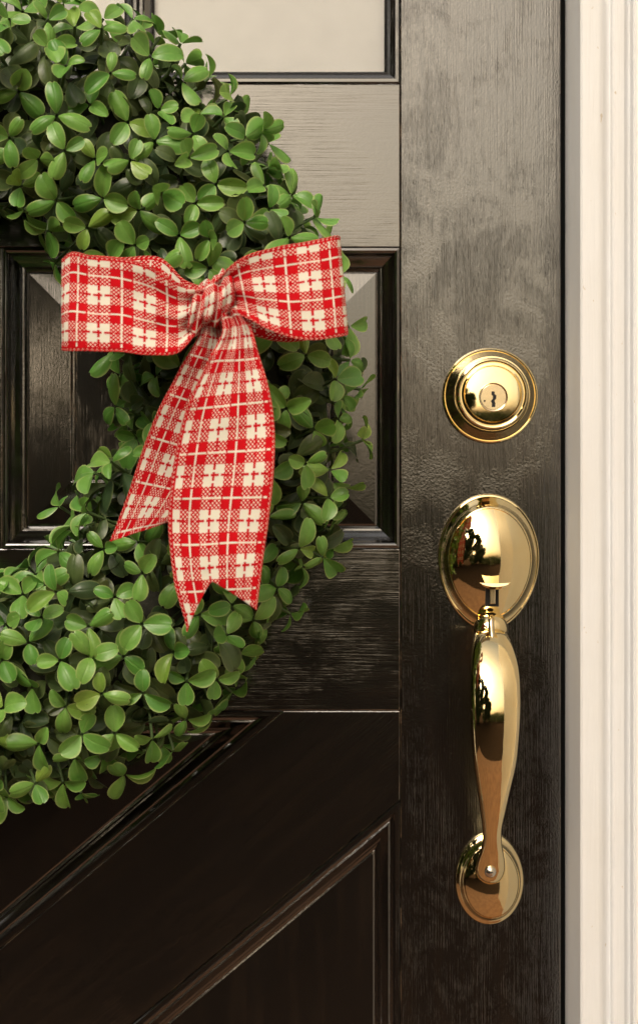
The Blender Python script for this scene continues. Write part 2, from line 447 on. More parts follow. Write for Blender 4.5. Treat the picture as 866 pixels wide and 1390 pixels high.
def vertical_strip(name, prof, z0, z1, mirror=None):
    bm = bmesh.new()
    pr = [((mirror - x) if mirror is not None else x, y) for x, y in prof]
    a = [bm.verts.new((x, y, z0)) for x, y in pr]; b = [bm.verts.new((x, y, z1)) for x, y in pr]
    for i in range(len(pr) - 1): bm.faces.new((a[i], a[i + 1], b[i + 1], b[i]))
    bm.faces.new(a); bm.faces.new(b)
    o = obj(name, bm, TRIM, frame)
    for p in o.data.polygons: p.use_smooth = len(p.vertices) == 4
    o.data.set_sharp_from_angle(angle=R(35))
    return o
vertical_strip('casing', casing_profile(), 0.0, ZT)
vertical_strip('casing', casing_profile(), 0.0, ZT, mirror=XR + XL)
bm = bmesh.new(); addbox(bm, XL - 0.10, XR + 0.10, -FC, 0.01, ZT + 0.0005, ZT + 0.0995); obj('casing', bm, TRIM, frame, bevel=0.003)
bm = bmesh.new(); addbox(bm, XR - 0.0035, XR - 0.0004, 0.022, 0.044, 0.02, ZT - 0.01); obj('weather_strip', bm, SEAL, frame)
bm = bmesh.new(); addbox(bm, XL - 0.05, XR + 0.05, 0.046, 0.06, 0.0, ZT + 0.02); obj('gap_shade_sheet', bm, BLACK, frame)  # added black sheet behind the whole door, standing in for the gap's shade

# ------------------------------------------------------------------ door
DB = -0.044                                   # back of the door
PB, PT = 2640, -1395                          # bottom and top of the door in face pixels
DL, DR = -1053, 761                           # door edges
MX = (DL + DR) / 2                            # centre line
door = empty('door', (F(MX, 0).x, 0, F(0, PB).z))
tag(door, 'glossy black paneled wooden door with brass lock and handle', 'door', kind='thing')
BV = 0.0007
def mir(px): return 2 * MX - px
def piece(name, bm, h='v'):
    p, w = {'v': (PV, WV), 'h': (PH, WH), 'd': (PD, WD)}[h]
    return obj(name, bm, p, door, bevel=BV, edge_mat=w)
piece('stile', pbox(543.6, PT, DR, PB, DB, 0))
piece('stile', pbox(DL, PT, mir(543.6), PB, DB, 0))
TOPW = -1180
piece('rail', pbox(mir(543), PT, 543, TOPW, DB, -0.0003), 'h')
piece('rail', pbox(mir(543), 113, 543, 335, DB, -0.0004), 'h')
piece('rail', pbox(mir(543), 745, 543, 965, DB, -0.0003), 'h')
piece('rail', pbox(mir(543), 2111, 543, PB, DB, -0.0003), 'h')
piece('mullion', pbox(mir(3), 335.6, 3, 744.4, DB, -0.0005))

def edge_v(i): return PV if i in (1, 3) else PH
PROF = [(0.0, -0.0002), (0.0006, 0.0012), (0.0022, 0.0018), (0.0032, 0.0014), (0.0041, 0.0002), (0.0046, -0.0014), (0.0052, -0.0026), (0.0090, -0.0052), (0.0120, -0.0086), (0.0132, -0.0088), (0.0140, -0.0100), (0.0158, -0.0112)]
# the two raised panels
def raised_panel(x0, y0, x1, y1):
    poly = pxpoly([(x0, y0), (x1, y0), (x1, y1), (x0, y1)])
    pn = empty('panel', F((x0 + x1) / 2, y1), door)
    moulding(poly, PROF, pn, edge_v)
    rings = [(0.0150, -0.0150), (0.0150, -0.0106), (0.0166, -0.0100), (0.0455, -0.0074), (0.0462, -0.0086), (0.0480, -0.0084), (0.0486, -0.0058), (0.0494, -0.0054)]
    bm = bmesh.new(); rs = []
    for d, f in rings:
        rs.append([bm.verts.new((p[0], -f, p[1])) for p in inset(poly, d)])
    for a, b in zip(rs, rs[1:]):
        for i in range(4): bm.faces.new((a[i], a[(i + 1) % 4], b[(i + 1) % 4], b[i]))
    bm.faces.new(rs[-1])
    obj('field', bm, PF, pn, bevel=0.0005, edge_mat=WV)
raised_panel(3.5, 335.5, 543, 744.5)
raised_panel(mir(543), 335.5, mir(3.5), 744.5)

# glazed lights in the upper part
ops = [(187, 543), (MX + 1, 172 + 15)]
def light(x0, x1, y0, y1):
    pn = empty('window', F((x0 + x1) / 2, y1), door)
    poly = pxpoly([(x0, y0), (x1, y0), (x1, y1), (x0, y1)])
    prof = [(0.0, -0.0002), (0.0010, 0.0012), (0.0030, 0.0012), (0.0040, -0.0008), (0.0062, -0.0020), (0.0085, -0.0044), (0.0096, -0.0062), (0.0102, -0.0080), (0.0102, -0.0120)]
    moulding(poly, prof, pn, edge_v)
    g = inset(poly, 0.0085)
    obj('pane', prism(g, 0.0105, 0.0135), GLASS, pn)
    obj('pane_backing', prism(inset(poly, 0.001), 0.0145, 0.0165), BACKING, pn)  # plain cream sheet close behind the glass, gives the pane its tone
bars = [543, 187.5, -144 + 0.0, 2 * -144 - 187.5, mir(543)]
bars[2] = MX; bars[3] = mir(187.5)
rows = [(TOPW + 0.5, -530), (-529, 112.5)]
for ya, yb in rows:
    for a, b in zip(bars[1:], bars[:-1]):
        light(a + 0.4, b - 0.4, ya, yb)

# slanting braces crossing in the lower part
cx_, cy_ = MX, 1538.0
def diag_y(x, off): return cy_ - (x - cx_) * 0.84 + off
yt, yb = 965.5, 2110.5
HALF = 127
def hx(y, off): return cx_ - (y - cy_ - off) / 0.84
right = 543
A = [(hx(yt, -HALF), yt), (right, yt), (right, diag_y(right, HALF)), (cx_ + HALF / 0.84, cy_), (cx_, cy_ - HALF)]
# rising brace (one board), the falling one is two half boards butted to it
brace = [(hx(yt, -HALF), yt), (right, yt), (right, diag_y(right, HALF)), (hx(yb, HALF), yb), (mir(right), yb), (mir(right), diag_y(mir(right), -HALF))]
piece('brace', prism(pxpoly(brace), -DB, 0.0004), 'd')
lm = lambda p: (mir(p[0]), p[1])
fall_top = [lm((hx(yt, -HALF), yt)), lm((right, yt)), lm((right, diag_y(right, HALF))), lm((cx_ + HALF / 0.84, cy_)), (cx_, cy_ - HALF)]
piece('brace', prism(pxpoly(fall_top), -DB, 0.0006), 'd')
fall_bot = [(p[0] * -1 + 2 * cx_, 2 * cy_ - p[1]) for p in fall_top]
piece('brace', prism(pxpoly(fall_bot), -DB, 0.0006), 'd')
def tri_panel(pts):
    poly = pxpoly(pts)
    c = (sum(p[0] for p in pts) / 3, max(p[1] for p in pts))
    pn = empty('panel', F(*c), door)
    prof = [(0.0, -0.0002), (0.0008, 0.0010), (0.0034, 0.0010), (0.0048, -0.0022), (0.0066, -0.0030), (0.0078, -0.0026), (0.0088, -0.0052), (0.0128, -0.0096), (0.0140, -0.0098), (0.0150, -0.0118), (0.0172, -0.0124)]
    def mm(i):
        a, b = pts[i], pts[(i + 1) % 3]
        return PV if abs(a[0] - b[0]) < 2 else (PH if abs(a[1] - b[1]) < 2 else PD)
    moulding(poly, prof, pn, mm)
    rings = [(0.0165, -0.0150), (0.0165, -0.0122), (0.0180, -0.0118), (0.0440, -0.0106)]
    bm = bmesh.new(); rs = [[bm.verts.new((p[0], -f, p[1])) for p in inset(poly, d)] for d, f in rings]
    for a, b in zip(rs, rs[1:]):
        for i in range(3): bm.faces.new((a[i], a[(i + 1) % 3], b[(i + 1) % 3], b[i]))
    bm.faces.new(rs[-1])
    obj('field', bm, PF, pn, bevel=0.0005, edge_mat=WV)
tx = hx(yt, -HALF) - 1
tri_panel([(mir(tx), yt), (tx, yt), (cx_, diag_y(cx_, -HALF) - 0.7)])
ry = diag_y(right, HALF)
tri_panel([(right, ry + 0.7), (right, 2 * cy_ - ry - 0.7), (cx_ + HALF / 0.84 + 1, cy_)])
tri_panel([(mir(right), ry + 0.7), (mir(cx_ + HALF / 0.84 + 1), cy_), (mir(right), 2 * cy_ - ry - 0.7)])
tri_panel([(mir(tx), yb), (cx_, 2 * cy_ - diag_y(cx_, -HALF) + 0.7), (tx, yb)])

# ------------------------------------------------------------------ deadbolt
db = empty('deadbolt', W(666, 600, 0), door)
tag(db, 'round polished brass deadbolt lock with keyhole above the handle')
c0 = F(665, 537)
q = S
def part(name, prof, c, m=BRASS, parent=db, sharp=30, egg=None, nseg=72):
    o = obj(name, lathe([(r * q, f) for r, f in prof], c.x, c.z, nseg, egg), m, parent)
    for p in o.data.polygons: p.use_smooth = True
    o.data.set_sharp_from_angle(angle=R(sharp))
    return o
part('rose', [(65, -0.001), (65, 0.0016), (64, 0.0028), (62.3, 0.0034), (61, 0.0031), (60.4, 0.0036), (57.5, 0.0060), (54, 0.0092), (51.5, 0.0112), (50.4, 0.0113), (48, 0.0113)], c0)
part('collar', [(49.6, 0.010), (49.4, 0.0136), (48.4, 0.0158), (46.8, 0.0172), (45, 0.0177), (43.4, 0.0175), (42.9, 0.0168), (41.5, 0.0168), (41.2, 0.0174), (38.6, 0.0176), (38.0, 0.0168), (36, 0.0160)], c0)
part('face_plate', [(37.4, 0.0160), (37.2, 0.0164), (36.6, 0.0166), (30, 0.0166), (20, 0.0178), (19.6, 0.0150)], F(665, 537))
kc = F(665.5, 541.5)
# key cylinder a little below the middle
part('face_plate', [(36.9, 0.0165), (36.4, 0.01760), (30, 0.01800), (20, 0.01838), (10, 0.01856), (0, 0.0186)], c0)
for v_ in bpy.data.objects['face_plate.001'].data.vertices: v_.co.y += (v_.co.z - c0.z) * 0.05
part('key_cylinder', [(19.5, 0.016), (19.4, 0.0189), (18.9, 0.0194), (17.2, 0.0189), (16.6, 0.0191), (0, 0.0191)], kc, BRASS_SATIN, nseg=48)
def slot(pts, f, cxp, cyp):
    k = 0.5 * 1.0
    return prism([(cxp + x * q * 1.45, cyp + z * q * 1.1) for x, z in pts], -f + 0.0008, -f - 0.00008)
obj('keyway', slot([(-1.6, 7), (1.0, 7), (1.3, 3.5), (2.8, 2), (2.6, -2), (1.2, -4), (1.9, -8), (1.6, -12), (-1.6, -12), (-1.4, -7), (-2.4, -5), (-0.6, -2), (-0.4, 1), (-1.8, 3)], 0.0191, kc.x, kc.z), BLACK, db)
obj('keyway', slot([(-9, -4), (-7.2, -3.4), (-7.4, -6), (-8.8, -6)], 0.0191, kc.x, kc.z), BLACK, db)

# ------------------------------------------------------------------ handle set
hd = empty('handle_set', W(664, 1256, 0), door)
tag(hd, 'polished brass entry handle with oval plates and thumb latch')
def egg_plate(t):
    x, z = math.cos(t), math.sin(t)
    if z < 0: return (x * 69 * (1 - 0.10 * z * z), z * 99)
    return (x * 69, z * 87)
def ring(prof, centre, eg, name, nseg=96, shift=None, m=BRASS):
    """oval dish: prof = [(k, front, dx, dz in px)]"""
    bm = bmesh.new(); rings = []
    for k, f, dx, dz in prof:
        if k == 0: rings.append([bm.verts.new((centre.x + dx * q, -f, centre.z + dz * q))]); continue
        rr = []
        for i in range(nseg):
            e = eg(2 * math.pi * i / nseg)
            rr.append(bm.verts.new((centre.x + (e[0] * k + dx) * q, -f, centre.z + (e[1] * k + dz) * q)))
        rings.append(rr)
    for a, b in zip(rings, rings[1:]):
        for i in range(nseg):
            j = (i + 1) % nseg
            bm.faces.new((a[i], a[j], b[0]) if len(b) == 1 else (a[i], a[j], b[j], b[i]))
    o = obj(name, bm, m, hd)
    for p in o.data.polygons: p.use_smooth = True
    o.data.set_sharp_from_angle(angle=R(38))
    return o
def dome(k0, f0, h, n, dz, base=0.0):
    out = []
    for i in range(n + 1):
        k = k0 * (1 - i / n)
        s = k / k0
        out.append((k, f0 + h * (1 - s ** 2.2), 0, dz))
    return out
pc = F(663, 757)
ring([(1.0, -0.001, 0, 0), (1.0, 0.0014, 0, 0), (0.988, 0.0026, 0, 0), (0.968, 0.0031, 0, 0), (0.945, 0.0030, 0, 0), (0.935, 0.0034, 0, 0), (0.90, 0.0046, 0, 0), (0.86, 0.0064, 0, -0.8), (0.825, 0.0086, 0, -1.4), (0.806, 0.0098, 0, -1.8), (0.795, 0.0100, 0, -2), (0.787, 0.0094, 0, -2)] +
     dome(0.782, 0.0100, 0.0088, 22, -2), pc, egg_plate, 'plate')
# thumb latch: a lipped tab on a short stem
def thumb():
    bm = bmesh.new()
    n, m = 20, 8
    f0, f1 = 0.013, 0.034
    c = F(665, 790)
    top, bot = [], []
    for j in range(m + 1):
        s = j / m
        f = f0 + (f1 - f0) * s
        hw = (7.5 + (20.5 - 7.5) * s ** 1.3) * q
        rt, rb = [], []
        for i in range(n + 1):
            x = -1 + 2 * i / n
            z = c.z + (1.0 - 6.0 * (1 - s)) * q + 1.0 * q * abs(x) ** 3 * s
            th = (1.6 + (1.0 + 5.6 * s ** 3) * (1 - x * x)) * q
            rt.append(bm.verts.new((c.x + x * hw, -f, z)))
            rb.append(bm.verts.new((c.x + x * hw * 0.985, -f + 0.0006 * s * (1 - x * x), z - th)))
        top.append(rt); bot.append(rb)
    for g in (top, bot):
        for j in range(m):
            for i in range(n): bm.faces.new((g[j][i], g[j][i + 1], g[j + 1][i + 1], g[j + 1][i]))
    for j in range(m):
        for i in (0, n): bm.faces.new((top[j][i], top[j + 1][i], bot[j + 1][i], bot[j][i]))
    for i in range(n): bm.faces.new((top[0][i], top[0][i + 1], bot[0][i + 1], bot[0][i]))
    lip = [bm.verts.new(top[m][i].co.lerp(bot[m][i].co, 0.55) + Vector((0, -0.0012 * (1 - (2 * i / n - 1) ** 2), 0))) for i in range(n + 1)]
    for i in range(n):
        bm.faces.new((top[m][i], top[m][i + 1], lip[i + 1], lip[i])); bm.faces.new((lip[i], lip[i + 1], bot[m][i + 1], bot[m][i]))
    o = obj('thumb_latch', bm, BRASS, hd)
    for p in o.data.polygons: p.use_smooth = True
    o.data.set_sharp_from_angle(angle=R(45))
thumb()
obj('slot', pbox(655.5, 797, 673, 821.5, 0.0135, 0.0176), BLACK, hd)
obj('latch_stem', pbox(660.5, 796, 668.5, 818, 0.0138, 0.0196), BRASS_SATIN, hd, bevel=0.0006)

def section_sweep(name, secs, m=BRASS, nseg=40, rows=90, expo=2.3):
    """secs = [(py, left, right, front centre, half depth)] in pixels / metres; perspective-true sections"""
    bm = bmesh.new(); rings = []
    for r in range(rows + 1):
        py, l, rgt, fc, hd_ = catmull(secs, r / rows)
        k = (D - fc) / D
        cx = ((l + rgt) / 2 - 433) * S * k; hw = (rgt - l) / 2 * S * k; z = CZ + (695 - py) * S * k
        rr = []
        for i in range(nseg):
            t = 2 * math.pi * i / nseg
            ct, st = math.cos(t), math.sin(t)
            rr.append(bm.verts.new((cx + hw * math.copysign(abs(ct) ** (2 / expo), ct), -(fc + hd_ * math.copysign(abs(st) ** (2 / expo), st)), z)))
        rings.append(rr)
    for a, b in zip(rings, rings[1:]):
        for i in range(nseg): bm.faces.new((a[i], a[(i + 1) % nseg], b[(i + 1) % nseg], b[i]))
    bm.faces.new(rings[0]); bm.faces.new(rings[-1])
    o = obj(name, bm, m, hd)
    for p in o.data.polygons: p.use_smooth = len(p.vertices) == 4
    o.data.set_sharp_from_angle(angle=R(60))
    return o
section_sweep('grip', [
    (853, 658, 674, 0.024, 0.004), (857, 648, 684, 0.0255, 0.0060), (864, 643, 690, 0.028, 0.0075), (880, 640.5, 697, 0.034, 0.0088), (905, 638.5, 703.5, 0.041, 0.0095),
    (935, 637.5, 706, 0.046, 0.0098), (970, 638, 706, 0.0485, 0.0098), (1010, 640, 703.5, 0.0485, 0.0095), (1040, 643, 700, 0.0470, 0.0090), (1075, 648, 692, 0.0430, 0.0080),
    (1103, 652, 686, 0.0375, 0.0070), (1125, 654.5, 681.5, 0.0320, 0.0060), (1142, 655, 681, 0.0270, 0.0055), (1156, 652, 683, 0.0225, 0.0056), (1168, 648, 685, 0.0195, 0.0056), (1180, 645.5, 685.5, 0.0170, 0.0056), (1190, 647.5, 683, 0.0150, 0.0050), (1197, 654, 678, 0.0135, 0.0040), (1200, 660, 671, 0.0120, 0.0025)])
# boss where the grip leaves the plate
section_sweep('boss', [(830.5, 665, 667, 0.0150, 0.0004), (831.5, 659, 673, 0.0152, 0.0030), (834, 653, 679, 0.0155, 0.0052), (838, 648, 684, 0.0158, 0.0074), (843, 645, 687, 0.0162, 0.0090), (849, 643, 689, 0.0165, 0.0100), (855, 642.5, 689.5, 0.0167, 0.0103), (860, 646, 687, 0.0168, 0.0085), (863, 656, 676, 0.0168, 0.0050)], rows=28, expo=2.0)
section_sweep('pivot', [(837, 664, 668, 0.026, 0.0010), (840, 663, 670, 0.0275, 0.0022), (850, 662.5, 671, 0.0295, 0.0028), (862, 663.5, 671.5, 0.0330, 0.0026), (868, 665.5, 670, 0.0345, 0.0016)], rows=20, nseg=20, m=BRASS_SATIN, expo=2.0)
# lower rose
def egg_rose(t):
    x, z = math.cos(t), math.sin(t)
    if z > 0: return (x * 46.5 * (1 - 0.10 * z * z), z * 66)
    return (x * 46.5, z * 60)
rc = F(664, 1195)
ring([(1.0, -0.001, 0, 0), (1.0, 0.0016, 0, 0), (0.985, 0.0028, 0, 0), (0.96, 0.0034, 0, 0), (0.925, 0.0036, 0, 0), (0.88, 0.0046, 0, 0), (0.83, 0.0066, 1, -0.4), (0.80, 0.0080, 1.5, -0.6), (0.782, 0.0082, 1.6, -1), (0.772, 0.0074, 1.6, -1)] +
     [(k, f + 0.0, 1.6, -1) for k, f, _, _ in dome(0.765, 0.0082, 0.0048, 14, 0)], rc, egg_rose, 'lower_rose')
sc = W(665.5, 1184, 0.0235)
bm = bmesh.new(); bmesh.ops.create_uvsphere(bm, u_segments=28, v_segments=16, radius=1.0, matrix=Matrix.Translation(sc) @ Matrix.Diagonal((0.0040, 0.0028, 0.0040, 1)))
obj('screw', bm, STEEL, hd, smooth=True)
bm = bmesh.new()
addbox(bm, sc.x - 0.0016, sc.x + 0.0016, sc.y - 0.00285, sc.y - 0.0020, sc.z - 0.00035, sc.z + 0.00035)
obj('screw_slot', bm, BLACK, hd)

# ------------------------------------------------------------------ wreath
WC = W(-85, 538, 0.045)
RR, TW, TD = 0.196, 0.070, 0.046              # ring radius, tube half-width in the door plane, half-depth
wr = empty('wreath', (WC.x, 0, WC.z - RR - TW))
tag(wr, 'round green boxwood leaf wreath hanging on the black door', 'wreath')

def leaf_mesh(name, length, width, cup, curl, twist, mat):
    nu, nv = 4, 8
    verts, uvs, faces = [], [], []
    for j in range(nv + 1):
        v = (0, .10, .24, .40, .56, .72, .85, .945, .995)[j]
        # obovate outline: narrow foot, widest past the middle, blunt tip
        c_ = 0.60; w = width * 0.5 * (math.sqrt(max(0.0, 1 - (abs(v - c_) / (1 - c_ + 0.004)) ** 2.3)) if v > c_ else math.cos((c_ - v) / c_ * math.pi / 2 * 0.97) ** 0.80)
        if v < 0.08: w = max(w * 0.7, width * 0.06)
        for i in range(nu + 1):
            u = -1 + 2 * i / nu
            x = u * w
            y = length * (v - (0.055 * (1 - abs(u)) if v > 0.96 else 0))
            z = cup * (abs(u) ** 1.7) * w * 1.2 - curl * length * (v - 0.15) ** 2 + twist * x * (v - 0.3) + 0.05 * length * math.sin(v * 2.6)
            verts.append((x, y, z)); uvs.append((i / nu, v))
    for j in range(nv):
        for i in range(nu):
            a = j * (nu + 1) + i
            faces.append((a, a + 1, a + nu + 2, a + nu + 1))
    me = bpy.data.meshes.new(name)
    me.from_pydata(verts, [], faces)
    ul = me.uv_layers.new(name='UVMap')
    for p in me.polygons:
        p.use_smooth = True
        for li in p.loop_indices: ul.data[li].uv = uvs[me.loops[li].vertex_index]
    me.materials.append(mat)
    return me, verts, uvs, faces
VARS = []
for cup, curl, tw, le, wi in ((0.45, 0.30, 0.0, 1, 1), (-0.40, 0.45, 0.35, 1.05, .92), (0.60, 0.10, -0.45, .95, 1.02), (0.15, 0.65, 0.25, 1, .95), (-0.65, 0.20, -0.25, 1.08, 1.0),
                            (0.30, -0.15, 0.55, .92, 1.05), (-0.50, 0.75, 0.1, 1, .88), (0.75, 0.35, 0.2, 1.1, .9), (-0.2, -0.25, -0.5, .9, .95), (0.35, 0.5, -0.6, 1.04, 1.06)):
    VARS.append(leaf_mesh('leaf', 0.0156 * le, 0.0111 * wi, cup, curl, tw, LEAF))

def frame_from(ydir, zhint):
    y = ydir.normalized(); x = y.cross(zhint)
    if x.length < 1e-4: x = y.orthogonal()
    x.normalize(); z = x.cross(y)
    return Matrix((x, y, z)).transposed()

def torus(theta, phi, k=1.0):
    """theta round the ring, phi round the tube (0 = outwards in plane, pi/2 = to the front)"""
    er = Vector((math.cos(theta), 0, math.sin(theta)))
    p = WC + er * (RR + TW * k * math.cos(phi)) + Vector((0, -1, 0)) * TD * k * math.sin(phi)
    n = (er * math.cos(phi) / TW + Vector((0, -1, 0)) * math.sin(phi) / TD).normalized()
    return p, n, Vector((-math.sin(theta), 0, math.cos(theta)))

# spread the sprigs evenly over the ring
pts = []
tries = 0
while tries < 42000:
    tries += 1
    th = rnd.uniform(-math.pi, math.pi); ph = rnd.uniform(-0.55, math.pi + 0.55)
    p, n, t = torus(th, ph)
    if p.y > -0.004: continue
    if all((p - o[0]).length > 0.0186 for o in pts): pts.append((p, n, t, th, ph))

leaf_recs = []      # (size key, matrix, variant, tier)
stems = []
def seen(p):
    k = D / (D + p.y)
    px = 433 + p.x / S * k; py = 695 - (p.z - CZ) / S * k
    return px, py
for p, n, t, th, ph in pts:
    jit = Vector((rnd.gauss(0, .30), rnd.gauss(0, .22), rnd.gauss(0, .30)))
    axis = (n + t * rnd.uniform(-0.45, 0.25) + jit + Vector((0, -0.28, 0.0))).normalized()
    ext = rnd.uniform(-0.006, 0.014)
    sx, sy = seen(p); under = 225 < sx < 370 and 650 < sy < 860      # pressed flat beneath the ribbon tails
    if under: ext = -0.006
    if rnd.random() < 0.12 and not under: ext += rnd.uniform(0.006, 0.016)
    tip = p + axis * ext
    if tip.y > -0.006: tip.y = -0.006 - rnd.random() * 0.006
    foot = p - n * 0.034 + t * rnd.uniform(-.012, .012)
    stems.append((foot, tip))
    a0 = rnd.uniform(0, 2 * math.pi)
    ux = axis.orthogonal().normalized(); uy = axis.cross(ux)
    def put(base, count, a0, tilt, size, tier):
        for i in range(count):
            a = a0 + 2 * math.pi * i / count + rnd.gauss(0, 0.22)
            tl = tilt + rnd.gauss(0, 0.20)
            rad = ux * math.cos(a) + uy * math.sin(a)
            d = axis * math.cos(tl) + rad * math.sin(tl)
            zh = axis * math.sin(tl) - rad * math.cos(tl)
            M = frame_from(d, zh)
            s = size * rnd.uniform(0.78, 1.20)
            M4 = Matrix.Translation(base + d * 0.0012) @ M.to_4x4() @ Matrix.Diagonal((s * rnd.uniform(.9, 1.1), s, s, 1))
            leaf_recs.append((M4, rnd.randrange(len(VARS)), tier, base, tip))
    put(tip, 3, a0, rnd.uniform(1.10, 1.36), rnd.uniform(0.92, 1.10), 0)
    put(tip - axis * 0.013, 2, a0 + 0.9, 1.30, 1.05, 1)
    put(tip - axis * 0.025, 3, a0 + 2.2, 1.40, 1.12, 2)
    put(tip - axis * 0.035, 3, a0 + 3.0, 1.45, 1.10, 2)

def keyf(rec):
    px, py = seen(rec[4])
    inside = -25 < px < 891 and -25 < py < 1415
    return (0 if inside else 1, rec[2], rec[3].y)
order = sorted(range(len(leaf_recs)), key=lambda i: keyf(leaf_recs[i]))
single = set(order[:300])
inv = Matrix.Translation(-Vector(wr['_w']))
for i in order[:300]:
    M4, vi, tier, base, tip = leaf_recs[i]
    o = bpy.data.objects.new('leaf', VARS[vi][0]); C.objects.link(o)
    o.parent = wr; o.matrix_basis = inv @ M4
def joined(name, recs, mat):
    V, UV, Fc = [], [], []
    for M4, vi, *_ in recs:
        _, vs_, uv_, fc_ = VARS[vi]; o0 = len(V)
        V += [M4 @ Vector(v) for v in vs_]; UV += uv_; Fc += [tuple(o0 + k for k in f) for f in fc_]
    me = bpy.data.meshes.new(name); me.from_pydata(V, [], Fc)
    ul = me.uv_layers.new(name='UVMap')
    for lp in me.loops: ul.data[lp.index].uv = UV[lp.vertex_index]
    o = obj(name, me, mat, wr, smooth=True, kind='stuff')
    return o
rest = [leaf_recs[i] for i in range(len(leaf_recs)) if i not in single]
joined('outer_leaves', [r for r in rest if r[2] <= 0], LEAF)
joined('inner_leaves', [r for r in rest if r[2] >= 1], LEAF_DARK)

def tube_into(bm, pts, rad, n=6):
    prev = None
    for k, p in enumerate(pts):
        d = (pts[min(k + 1, len(pts) - 1)] - pts[max(0, k - 1)]).normalized()
        a = d.orthogonal().normalized(); b = d.cross(a)
        rg = [bm.verts.new(p + (a * math.cos(2 * math.pi * i / n) + b * math.sin(2 * math.pi * i / n)) * rad) for i in range(n)]
        if prev:
            for i in range(n): bm.faces.new((prev[i], prev[(i + 1) % n], rg[(i + 1) % n], rg[i]))
        prev = rg
bm = bmesh.new()
for a, b in stems:
    m = (a + b) / 2 + Vector((rnd.gauss(0, .003), rnd.gauss(0, .002), rnd.gauss(0, .003)))
    tube_into(bm, [a, m, b], 0.0011, 5)
obj('stems', bm, STEM, wr, smooth=True, kind='stuff')
bm = bmesh.new()
NT_, NP_ = 120, 16
vv = []
for i in range(NT_):
    row = []
    for j in range(NP_):
        p, n, t = torus(2 * math.pi * i / NT_, 2 * math.pi * j / NP_, 0.42 + 0.10 * noise.noise(Vector((i * .9, j * 1.3, 0))))
        p.y = min(p.y, -0.0015)
        row.append(bm.verts.new(p))
    vv.append(row)
for i in range(NT_):
    for j in range(NP_):
        bm.faces.new((vv[i][j], vv[(i + 1) % NT_][j], vv[(i + 1) % NT_][(j + 1) % NP_], vv[i][(j + 1) % NP_]))
obj('twig_ring', bm, TWIG, wr, smooth=True)

# ------------------------------------------------------------------ bow
bow = empty('bow', W(290, 850, 0.10))
tag(bow, 'red and cream checked ribbon bow tied on the boxwood wreath', 'bow')
WID = 0.066
def ribbon(name, edges, nu=70, nv=26, wave=None, u0=0.0, v0=0.0, v1=WID, length=None, flip=False, cut=None, clip=None):
    """edges = [(ax, ay, af, bx, by, bf)] : the two long edges as pixel + front; wave(u, v) -> extra front in metres"""
    P = []
    for i in range(nu + 1):
        e = catmull(edges, i / nu)
        a = W(e[0], e[1], e[2]); b = W(e[3], e[4], e[5])
        P.append((a, b))
    cum = [0.0]
    for i in range(nu):
        cum.append(cum[-1] + ((P[i + 1][0] + P[i + 1][1]) / 2 - (P[i][0] + P[i][1]) / 2).length)
    if length: cum = [c * length / cum[-1] for c in cum]
    verts, uvs, faces = [], [], []
    for i in range(nu + 1):
        for j in range(nv + 1):
            v = j / nv; u = i / nu
            p = P[i][0].lerp(P[i][1], v)
            if wave: p = p + Vector((0, -wave(u, v), 0))
            cr = max(0.0, 1 - u * 3.2) if name == 'loop' else max(0.0, 1 - u * 2.6)
            nz = Vector((cum[i] * 55, v * 2.3, len(edges) * 3.7)); nf = Vector((cum[i] * 130, v * 7.5, len(edges) * 1.7))
            p = p + Vector((0, -1, 0)) * (0.0016 * noise.noise(nz) + (0.0003 + 0.0030 * cr) * noise.noise(nf)) + Vector((0, 0, 1)) * 0.0008 * noise.noise(nz + Vector((9, 4, 2)))
            if cut:
                du = cut(v) * max(0.0, (u - 0.72) / 0.28)
                if i > 0:
                    q2 = P[i - 1][0].lerp(P[i - 1][1], v); dirv = (P[i][0].lerp(P[i][1], v) - q2)
                    if dirv.length > 0: p = p + dirv.normalized() * du
            else: du = 0
            verts.append(p); uvs.append((u0 + cum[i] + du, v0 + (v1 - v0) * v))
    for i in range(nu):
        for j in range(nv):
            a = i * (nv + 1) + j
            faces.append((a, a + 1, a + nv + 2, a + nv + 1))
    me = bpy.data.meshes.new(name); me.from_pydata(verts, [], faces)
    ul = me.uv_layers.new(name='UVMap')
    for lp in me.loops: ul.data[lp.index].uv = uvs[lp.vertex_index]
    o = obj(name, me, RIBBON, bow, smooth=True)
    sm = o.modifiers.new('solid', 'SOLIDIFY'); sm.thickness = 0.0005; sm.offset = 0
    for j in (0, nv):
        line = [Vector(verts[i * (nv + 1) + j]) for i in range(nu + 1)]
        bm = bmesh.new(); uvl = bm.loops.layers.uv.new('UVMap'); prev = None; cl = 0.0
        for i, p in enumerate(line):
            if i: cl += (p - line[i - 1]).length
            d = (line[min(i + 1, nu)] - line[max(0, i - 1)]).normalized(); a = d.cross(Vector((0, 1, 0)))
            a = a.normalized() if a.length > 1e-4 else d.orthogonal().normalized(); b = d.cross(a)
            rg = [bm.verts.new(p + (a * math.cos(k * math.pi / 4) + b * math.sin(k * math.pi / 4)) * 0.00052) for k in range(8)]
            if prev:
                for k in range(8):
                    f = bm.faces.new((prev[0][k], prev[0][(k + 1) % 8], rg[(k + 1) % 8], rg[k])); f.smooth = True
                    for lp, (cc, kk) in zip(f.loops, ((prev[1], k), (prev[1], k + 1), (cl, k + 1), (cl, k))): lp[uvl].uv = (cc, kk / 8)
            prev = (rg, cl)
        ed = bpy.data.meshes.new('stitched_edge'); bm.to_mesh(ed); bm.free()
        e = obj('stitched_edge', ed, STITCH); e.parent = o; e.matrix_parent_inverse = Matrix.Identity(4)
    return o
B = 0.118   # front of the wreath under the bow
def pleat(amp, n, ph, pw=2.0):
    return lambda u, v: amp * (1 - u) ** pw * math.sin(n * 2 * math.pi * v + ph)
